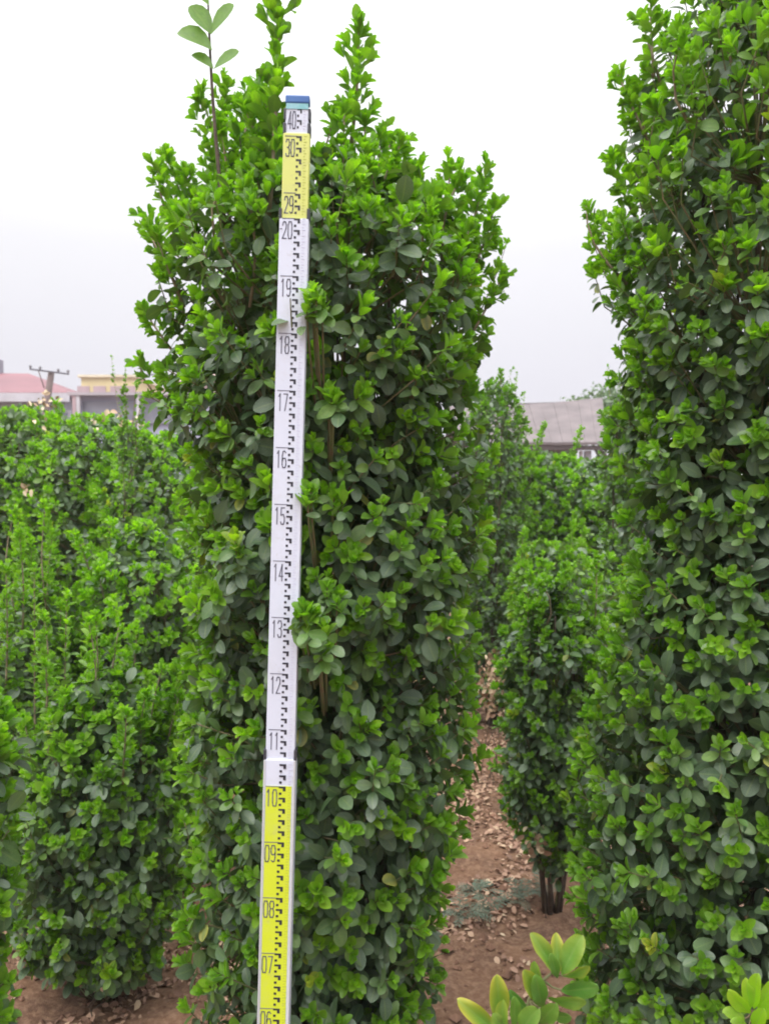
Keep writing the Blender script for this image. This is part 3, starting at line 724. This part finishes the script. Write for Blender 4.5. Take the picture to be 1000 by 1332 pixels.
# thin twiggy plant by the yellow building
shrub(name='twiggy_sapling', cat='sapling', group=None, lush=.3, label='thin twiggy sapling rising in front of the yellow building', D=4.0, cx=166, seed=91, res=1, individual=0,
      outline=[(700, 145, 185), (620, 148, 186), (560, 152, 184), (535, 160, 180)], bottom=.3, spacing=.09, stems=3, stem_r=.007, s=.8, fresh=.6, oldn=2, dens_fill=.3,
      leaders=[(145, 463, 4.0, 166, 600, 4.0, 'thin'), (163, 468, 4.0, 170, 600, 4.0, 'thin'), (178, 500, 4.0, 172, 600, 4.0, 'mid'), (160, 505, 4.0, 166, 600, 4.0, 'bushy'), (186, 520, 4.0, 180, 600, 4.0, 'bushy')])
finish_shrubs()

# ------------------------------------------------------------------ foreground sprig, corner sprig
def big_sprig(label, leaves, stem_pts, D, seed, mat=M_SPRIG):
    global rng; rng = np.random.default_rng(seed)
    b = Vector(stem_pts[0]); root = empty('broadleaf_plant', (b.x, b.y, 0)); tag(root, label, 'plant'); off = Vector((b.x, b.y, 0))
    mb = MB(); pts = [Vector(p) - off for p in stem_pts]; mb.tube(pts, [.0045 - .003*i/(len(pts)-1) for i in range(len(pts))], 7); mb.build('stem', M_TWIG, root, True)
    for (bx, by, bd, tx, ty, td, wid, fold, roll, age, rn, yl) in leaves:
        a, t = P(bx, by, bd), P(tx, ty, td); ln = (t-a).length; d = (t-a).normalized()
        v = (a - cam.location).normalized(); n = (-v - d*(-v).dot(d)).normalized(); n = Matrix.Rotation(roll, 3, d) @ n; x = d.cross(n)
        # finer blade
        ts = [0, .03] + [.03 + .93*i/30 for i in range(1, 31)] + [.98, 1.0]; us = [-1, -.85, -.65, -.42, -.2, 0, .2, .42, .65, .85, 1]
        vs = []; cs = []
        for q in ts:
            w = wid*.43*max(.02, math.sin(math.pi*q**1.22))**(.62 if q < .55 else .46) if q < 1 else .01
            for u in us:
                p = a + d*(q*ln) + x*(u*w*ln) + n*(fold*abs(u)*w*ln - .10*math.sin(math.pi*q)*0 + .12*ln*math.sin(math.pi*q)*.5 + .012*ln*math.sin(9*q+u*2) + ln*(.0035*math.sin(38*(q - .30*abs(u)) + 2)*min(1, 3*abs(u))*min(1, 3*(1-q)) + .012*math.sin(5*q + 7*rn)*u*abs(u) + .010*math.sin(17*q+yl*9)*abs(u)**4))
                vs.append(p - off); cs.append((age, rn, abs(u), min(1, yl*(abs(u)**2*.8 + max(0, q-.45)*1.1))))
        k = len(us); f = [(i*k+j, i*k+j+1, (i+1)*k+j+1, (i+1)*k+j) for i in range(len(ts)-1) for j in range(k-1)]
        link('leaf', mesh_np('leaf', np.array([tuple(q) for q in vs]), np.array(f), mat, True, np.array(cs)), root)
        # petiole
        nb = min(pts, key=lambda q: (q + off - a).length); m2 = MB(); m2.tube([a-off, (a-off).lerp(nb, .5) + Vector((0, 0, -.003)), nb], [.0011, .0014, .0018], 5, False); m2.build('leaf_stalk', M_TWIG, root, True)
D1 = 1.05
st = [P(690, 1332, D1)]; st = [Vector((st[0].x + .02, D1+.02, -.02)), Vector((st[0].x + .01, D1, .4)), P(680, 1340, D1), P(688, 1300, D1), P(706, 1275, D1), P(722, 1262, D1)]
big_sprig('low broadleaf plant with yellow edged light green leaves in the near foreground by the path', [
    (725, 1268, D1, 722, 1213, D1+.01, .42, .25, .3, .9, .8, .9), (730, 1268, D1, 757, 1216, D1-.005, .52, .2, -.2, .9, .9, .35),
    (732, 1270, D1, 766, 1256, D1-.02, .45, .3, .9, .85, .7, .5), (722, 1268, D1, 689, 1214, D1-.005, .40, .35, .6, .75, .5, .55),
    (724, 1272, D1, 716, 1240, D1-.01, .38, .3, .1, .6, .3, .1), (730, 1288, D1, 778, 1283, D1-.03, .50, .15, .5, .55, .25, .05), (712, 1298, D1-.01, 762, 1302, D1-.04, .46, .2, .9, .8, .6, .25),
    (700, 1300, D1, 680, 1262, D1-.03, .40, .4, .3, .8, .5, .6), (706, 1292, D1, 694, 1250, D1-.005, .40, .3, -.5, .8, .7, .3), (704, 1310, D1-.01, 696, 1268, D1-.03, .42, .3, .2, .75, .4, .05),
    (690, 1318, D1, 662, 1288, D1+.01, .5, .3, -.6, .45, .2, .0), (650, 1332, D1, 645, 1268, D1-.01, .42, .28, .25, .85, .6, .85), (648, 1345, D1, 594, 1300, D1-.01, .34, .3, .1, .9, .8, 1.0),
    (652, 1345, D1-.02, 654, 1300, D1-.03, .40, .35, -.2, .9, .7, .4), (668, 1338, D1, 668, 1296, D1, .45, .3, .5, .8, .5, .1), (700, 1330, D1-.02, 722, 1305, D1-.05, .5, .2, .4, .85, .8, .1),
    (712, 1318, D1, 742, 1322, D1-.03, .55, .15, .8, .6, .2, .05), (676, 1345, D1-.02, 700, 1312, D1-.05, .5, .2, -.3, .9, .8, .15), (660, 1350, D1-.02, 640, 1318, D1-.03, .5, .2, .2, .85, .6, .3)],
    st, D1, 5)
D2 = 1.2; s0 = P(985, 1345, D2)
big_sprig('bright light green shoot tip poking up at the lower right corner', [
    (975, 1312, D2, 968, 1272, D2, .45, .3, .2, 1, .9, .25), (980, 1312, D2, 985, 1266, D2-.01, .42, .4, -.4, 1, .8, .1), (985, 1312, D2, 1003, 1275, D2, .48, .3, .5, 1, .9, .1), (975, 1318, D2, 946, 1288, D2-.01, .45, .3, -.3, 1, .9, .2),
    (968, 1325, D2, 940, 1318, D2-.02, .5, .2, .6, .8, .9, .1), (985, 1325, D2, 1012, 1300, D2-.02, .5, .25, .1, .95, .7, .1), (972, 1338, D2-.01, 950, 1330, D2-.03, .55, .2, .3, .8, .9, .1), (980, 1338, D2-.01, 992, 1312, D2-.03, .5, .2, 0, 1, .8, .1)],
    [Vector((s0.x+.02, D2+.03, -.02)), Vector((s0.x+.01, D2, .4)), P(984, 1350, D2), P(978, 1315, D2)], D2, 6, M_LEAF)

# ------------------------------------------------------------------ dry shrub, dead leaf bunches, weeds
def dry_bunch(name, label, cat, px, py, D, sx, sz, n, ln, seed, ground=True):
    global rng; rng = np.random.default_rng(seed); c = P(px, py, D); root = empty(name, (c.x, c.y, 0)); tag(root, label, cat)
    p = rng.normal(0, 1, (n, 3)); p = norm(p)*rng.random((n, 1))**.4*np.array([sx, sx, sz]) + np.array([0, 0, c.z])
    Lv = Leaves(); Lv.add(p, norm(rng.normal(0, .6, (n, 3)) - UP*.7), rng.normal(0, .5, (n, 3)) + np.array([0, -1, .3]), ln*rng.uniform(.7, 1.2, n), .2, np.clip(rng.normal(.72 if ln > .033 or py < 1000 else .5, .16, n), .2, 1))
    f = link('dry_leaves', foliage_mesh('dry_leaves', Lv.arr(), 1, M_DRY), root); f['kind'] = 'stuff'
    tw = MB()
    for i in range(3 if ln > .035 else 0 if px > 680 else 5):
        q = Vector(p[i*3]); h_ = Vector((rng.normal(0, .05), rng.normal(0, .05), -.01)); tw.tube([h_, h_*.4 + Vector((rng.normal(0, .03), 0, q.z*.35)), Vector((q.x*.5 + rng.normal(0, .025), q.y*.5, q.z*.7)), q], [.0024, .002, .0016, .001], 5, False)
    if not tw.v: tw.tube([Vector((.04, .06, -.02)), Vector((.03, .05, c.z*.6)), Vector(p[0])], [.002, .0018, .001], 5, False)
    tw.build('twigs', M_STEM, root, True)['kind'] = 'stuff'
dry_bunch('dead_shrub', 'small dead shrub of dry ochre leaves at the far end of the soil path', 'dead shrub', 640, 888, 4.2, .085, .19, 230, .030, 3)
dry_bunch('dead_sprig', 'dry tan leaves hanging on a low dead sprig below the waist high left shrub', 'dead sprig', 128, 1268, 2.3, .06, .045, 22, .030, 4)
dry_bunch('dead_sprig', 'brown dry leaves on a dead sprig at the foot of the small dark shrub', 'dead sprig', 700, 1090, 2.74, .06, .05, 26, .034, 8)

M_WEED = plain('weed_leaf', (.13, .16, .115), (.085, .12, .08), 60, .75)
def weed(px, py, D, R, n, seed, label):
    r = np.random.default_rng(seed); c = P(px, py, D); g = gh(c.x, c.y); root = empty('ground_weed', (c.x, c.y, g)); tag(root, label, 'weed', 'grey green weeds beside the path')
    for i in range(n):
        a = r.uniform(0, 6.28); L_ = R*r.uniform(.6, 1.1); dv = Vector((math.cos(a), math.sin(a), 0)); sd_ = Vector((-math.sin(a), math.cos(a), 0)); b = MB()
        h = r.uniform(.35, .8)*L_
        spine = [dv*L_*u + Vector((0, 0, h*math.sin(math.pi*u*.75)*.8 + .005)) for u in np.linspace(0, 1, 9)]
        b.tube(spine, .0008, 4, False)
        for j in range(1, 9):
            p = spine[j]; q = (spine[j] - spine[j-1]).normalized(); l2 = .022*math.sin(math.pi*(j+1)/10.5) + .006
            for s_ in (-1, 1):
                e = (sd_*s_*.85 + q*.55 + Vector((0, 0, -.25))).normalized(); w = q*.0032
                b.add([p, p + e*l2*.5 + w, p + e*l2, p + e*l2*.5 - w], [(0, 1, 2, 3)])
        b.build('frond', M_WEED, root)
for i, (px, py, D, R, n, lab) in enumerate([(640, 1196, 2.84, .11, 11, 'grey green feathery weed on the soil, second from the left of the path'), (675, 1190, 2.9, .10, 10, 'grey green feathery weed at the foot of the brown stems'),
        (603, 1200, 2.78, .10, 12, 'grey green feathery weed touching the right side of the staff shrub'), (700, 1178, 3.0, .09, 8, 'grey green feathery weed in leaf litter beneath the small dark shrub'),
        (620, 1180, 3.0, .08, 8, 'small feathery weed on the path behind the larger ones')]):
    weed(px, py, D, R, n, 200+i, lab)

# ------------------------------------------------------------------ buildings behind
def wpt(px, py, D): return P(px, py, D)
def slab(b, x0, x1, y0, y1, z0, z1): b.box(((x0+x1)/2, (y0+y1)/2, (z0+z1)/2), (x1-x0, y1-y0, z1-z0))
M_GLASS = plain('dim_window_glass', (.20, .21, .27), (.26, .27, .33), 2, .25)
M_GREYW = plain('grey_wall', (.37, .37, .42), (.31, .31, .355), 1.2, .85)
M_WHITEW = plain('white_trim', (.52, .51, .56), (.44, .43, .47), 2, .8)
M_ROSE = plain('rose_roof', (.22, .095, .11), (.17, .075, .09), .8, .7)
M_YEL = plain('yellow_wall', (.66, .56, .30), (.60, .50, .27), 1.5, .85)
M_SHUT = plain('pink_grey_shutter', (.45, .33, .36), (.38, .28, .31), 3, .8)
M_BLUEG = plain('blue_grey_sheet', (.38, .40, .54), (.32, .34, .47), 1.5, .6)

# house with rose hipped roof
D = 26.0; root = empty('house', (wpt(0, 600, D).x, D, 0)); tag(root, 'grey walled house with faded rose hipped roof at far left', 'house')
o = Vector(root.location); zr = wpt(0, 484, D+3.5).z - .3; ze = wpt(0, 511, D).z; xr = wpt(92, 511, D).x - o.x; xl = xr - 15; dep = 7.0
b = MB(); slab(b, xl+.3, xr-.3, .3, dep, -.2, ze-.1); b.build('wall', M_GREYW, root)
rx = wpt(52, 484, D+3.5).x - o.x
b = MB(); b.add([(xl, -.1, ze), (xr, -.1, ze), (xr, dep+.3, ze), (xl, dep+.3, ze), (xl+3, dep/2, zr+.35), (rx-.4, dep/2, zr+.25),
                 (xl, -.1, ze-.12), (xr, -.1, ze-.12), (xr, dep+.3, ze-.12), (xl, dep+.3, ze-.12)],
                [(0, 1, 5, 4), (1, 2, 5), (2, 3, 4, 5), (3, 0, 4), (6, 7, 1, 0), (7, 8, 2, 1), (8, 9, 3, 2), (9, 6, 0, 3), (9, 8, 7, 6)])
b.build('roof', M_ROSE, root)
b = MB(); slab(b, xl, xr+.02, -.16, -.10, ze-.30, ze-.02); b.build('fascia', M_WHITEW, root)
for px in (-20, 12, 40, 70):
    x = wpt(px, 530, D).x - o.x; b = MB(); slab(b, x-.45, x+.45, .22, .30, ze-1.55, ze-.55); w = b.build('window', M_WHITEW, root)
    b = MB(); slab(b, x-.38, x+.38, .19, .218, ze-1.48, ze-.62); b.build('pane', M_GLASS, w)
b = MB(); x = wpt(0, 480, D+3.5).x - o.x; slab(b, x-.25, x+.05, dep/2-.2, dep/2+.2, zr-.2, zr+.75); b.build('chimney', plain('chimney', (.30, .30, .36), None, 3, .8), root)
# low blue grey outbuilding
D = 23.0; root = empty('outbuilding', (wpt(125, 600, D).x, D, 0)); tag(root, 'low blue grey outbuilding with pale posts in front of the yellow building', 'outbuilding'); o = Vector(root.location)
x0, x1 = wpt(93, 520, D).x - o.x, wpt(235, 520, D).x - o.x; zt = wpt(0, 507, D).z
b = MB(); slab(b, x0, x1, .3, 4, -.2, zt-.1); b.build('wall', M_BLUEG, root)
b = MB(); b.quadslab([(x0-.1, -.05, zt-.16), (x1+.1, -.05, zt-.16), (x1+.1, 4.2, zt+.25), (x0-.1, 4.2, zt+.25)], (0, 0, .09)); b.build('roof', plain('roof_sheet', (.42, .38, .42), (.36, .33, .37), 2, .7), root)
for px in (97, 102, 180):
    x = wpt(px, 520, D).x - o.x; b = MB(); slab(b, x-.05, x+.05, -.02, .08, -.2, zt-.17); b.build('post', M_WHITEW if px != 97 else M_SHUT, root)
b = MB(); slab(b, x0+.25, x1, .22, .30, zt-.95, zt-.32); b.build('window_band', M_GLASS, root)
# yellow building
D = 46.0; root = empty('yellow_building', (wpt(150, 600, D).x, D, 0)); tag(root, 'flat roofed yellow building far behind the left hedge', 'building'); o = Vector(root.location)
x0, x1 = wpt(106, 500, D).x - o.x, wpt(176, 500, D).x - o.x; zt = wpt(0, 491, D).z
b = MB(); slab(b, x0, x1, 0, 8, -.2, zt); b.build('wall', M_YEL, root)
b = MB(); slab(b, x0-.15, x1+.15, -.15, 8.15, zt, zt+.14); b.build('parapet', plain('parapet', (.70, .62, .46), None, 2, .8), root)
b = MB(); b.quadslab([(x0+1.2, .4, zt+.14), (x1, .4, zt+.14), (x1, 3, zt+.55), (x0+3.4, 3, zt+.55)], (0, 0, .1)); b.build('roof_canopy', plain('canopy', (.40, .42, .47), None, 2, .7), root)
for px in (109, 130, 152, 168):
    x = wpt(px, 500, D).x - o.x; b = MB(); slab(b, x-.35, x+.35, -.06, 0.0, zt-1.5, zt-.5); w = b.build('window', M_SHUT, root)
# pink block seen through the crown
D = 38.0; root = empty('brick_pillar_house', (wpt(226, 600, D).x, D, 0)); tag(root, 'small pale pink house glimpsed through the left side of the staff shrub', 'house'); o = Vector(root.location)
x0, x1 = wpt(218, 500, D).x - o.x, wpt(300, 500, D).x - o.x; zt = wpt(0, 497, D).z
b = MB(); slab(b, x0, x1, 0, 5, -.2, zt); b.build('wall', plain('pink_wall', (.62, .50, .48), (.55, .43, .41), 2, .85), root)
b = MB(); b.add([(x0-.3, -.3, zt), (x1+.3, -.3, zt), (x1+.3, 5.3, zt), (x0-.3, 5.3, zt), (x0+1.0, 2.5, zt+.9), (x1-1, 2.5, zt+.9)], [(0, 1, 5, 4), (1, 2, 5), (2, 3, 4, 5), (3, 0, 4), (3, 2, 1, 0)]); b.build('roof', plain('brown_roof', (.40, .28, .26), None, 2, .8), root)
b = MB(); slab(b, x0+.5, x0+1.1, -.05, 0, zt-1.4, zt-.5); b.build('window', M_GLASS, root)

# leaning utility pole
D = 19.0; t = wpt(67.5, 483, D); g = wpt(60.5, 530, D); sl = (t.x-g.x)/(t.z-g.z); bx = g.x - sl*g.z
root = empty('utility_pole', (bx, D, 0)); tag(root, 'weathered leaning utility pole with crossarm in front of the rose roof', 'utility pole'); o = Vector(root.location)
M_CONC = plain('weathered_pole', (.17, .125, .12), (.12, .09, .085), 4, .9)
b = MB(); b.tube([Vector((0, 0, -.3)), (t-o)*.5, t-o], [.15, .10, .072], 10); b.build('pole', M_CONC, root, True)
a, c = wpt(39, 480, D-.1)-o, wpt(90, 486.5, D-.1)-o
b = MB(); b.tube([a, c], .022, 6); arm = b.build('crossarm', plain('steel', (.12, .12, .15), None, 5, .6), root)
for u in (.02, .27, .73, .98):
    q = a.lerp(c, u); b = MB(); b.tube([q + Vector((0, 0, .015)), q + Vector((0, 0, .05)), q + Vector((0, 0, .065)), q + Vector((0, 0, .10))], [.012, .03, .036, .018], 8); b.build('insulator', plain('insulator', (.22, .22, .25), None, 5, .4), arm, True)
b = MB(); b.tube([a.lerp(c, .22), wpt(58, 505, D-.1)-o], .014, 6); b.build('brace', M_CONC, root, True)

# shed with grey roof (right)
D = 18.0; root = empty('shed', (wpt(740, 600, D).x, D, 0)); tag(root, 'open fronted shed with broad weathered grey brown roof, right of the staff shrub', 'shed'); o = Vector(root.location)
M_SHEDR = plain('weathered_roof', (.170, .142, .145), (.120, .10, .104), 1.8, .85, .3)
xL = wpt(600, 580, D).x - o.x; xR = wpt(790, 580, D).x - o.x; ze = wpt(0, 579, D).z; zr = wpt(0, 524, D+3).z; dep = 3.0
xR2 = wpt(783, 525, D+3).x - o.x
b = MB()
nx = 13                                                     # the roof is a row of sheets that sags a little
for i in range(nx):
    u0, u1 = i/nx, (i+1)/nx
    xa, xb = xL + (xR-xL)*u0, xL + (xR-xL)*u1 - .004; ya, yb = xL-.2 + (xR2-xL+.2)*u0, xL-.2 + (xR2-xL+.2)*u1 - .004
    sg = lambda u: .10*math.sin(math.pi*u)*-1 + .16*(u-.5)
    b2 = MB(); dz = .007*(i % 2)
    b2.quadslab([(xa, 0, ze+dz), (xb, 0, ze+dz), (yb, dep, zr+sg(u1)+dz), (ya, dep, zr+sg(u0)+dz)], (0, 0, .06)); b2.build('roof_sheet', M_SHEDR, root)
b = MB(); b.quadslab([(xL, dep+.05, zr-.12), (xR2, dep+.05, zr+.0), (xR2, dep*2, ze), (xL, dep*2, ze)], (0, 0, .06)); b.build('rear_roof', M_SHEDR, root)
b = MB(); slab(b, xL, xR, .02, .10, ze-.11, ze-.01); b.build('eaves_board', plain('dark_timber', (.07, .05, .05), None, 5, .8), root)
b = MB(); slab(b, xL+.2, xR-.15, dep*2-.3, dep*2-.15, -.1, ze-.02); b.build('rear_wall', plain('shed_wall', (.10, .09, .09), (.06, .055, .055), 3, .9), root)
b = MB(); slab(b, xL+.2, wpt(748, 590, D+.3).x - o.x, .3, .42, -.1, ze-.12); b.build('front_wall', plain('shed_front', (.16, .13, .13), (.10, .085, .085), 2, .9), root)
for pa, pb, mm in ((754, 757, M_WHITEW), (760, 768, M_GREYW), (785, 788, M_CONC)):
    xa, xb = wpt(pa, 590, D+.2).x - o.x, wpt(pb, 590, D+.2).x - o.x; b = MB(); slab(b, xa, xb, .15, .29, -.1, ze-.12); b.build('post', mm, root)

# dark tree behind the shed
def far_tree(px, py, D, rx, rz, seed, label):
    global rng; rng = np.random.default_rng(seed); c = P(px, py, D); root = empty('broadleaf_tree', (c.x, c.y, 0)); tag(root, label, 'tree')
    n = 5000; p = norm(rng.normal(0, 1, (n, 3)))*(rng.random((n, 1))**.35); lum = np.array([noise.noise(Vector(q*2.6)) for q in p])
    p = p*(1 + .35*lum[:, None])*np.array([rx, rx*.8, rz]) + np.array([0, 0, c.z - rz*.6])
    Lv = Leaves(); Lv.add(p, rng.normal(0, 1, (n, 3)), rng.normal(0, .6, (n, 3)) + UP*.6, .16*rng.uniform(.7, 1.3, n), np.clip(rng.normal(.05, .08, n), 0, .45))
    f = link('crown', foliage_mesh('crown', Lv.arr(), 0, M_LEAF), root); f['kind'] = 'stuff'
    b = MB(); b.tube([(0, 0, -.2), (.05, 0, c.z*.35), (0, .05, c.z*.8)], [.2, .15, .08], 9); tr = b.build('trunk', M_STEM, root, True)
    for i in range(5):
        a = i*1.26; b = MB(); b.tube([(.03, 0, c.z*.4), (rx*.35*math.cos(a), rx*.35*math.sin(a), c.z*.65), (rx*.6*math.cos(a), rx*.6*math.sin(a), c.z*.9)], [.09, .06, .02], 6); b.build('limb', M_STEM, tr, True)
far_tree(795, 520, 30, 1.9, 1.1, 301, 'dark rounded tree rising behind the right end of the shed roof')

# ------------------------------------------------------------------ air
hm = bpy.data.materials.new('haze'); hm.use_nodes = True; t = hm.node_tree; t.nodes.clear()
ho = t.nodes.new('ShaderNodeOutputMaterial'); hv = t.nodes.new('ShaderNodeVolumePrincipled')
hv.inputs['Color'].default_value = (.93, .92, .97, 1); hv.inputs['Density'].default_value = .0022
t.links.new(hv.outputs[0], ho.inputs['Volume'])
b = MB(); slab(b, -750, 750, -750, 950, -1.6, 11.0); tag(b.build('haze', hm), 'pale haze in the air over the nursery', 'haze', kind='stuff')
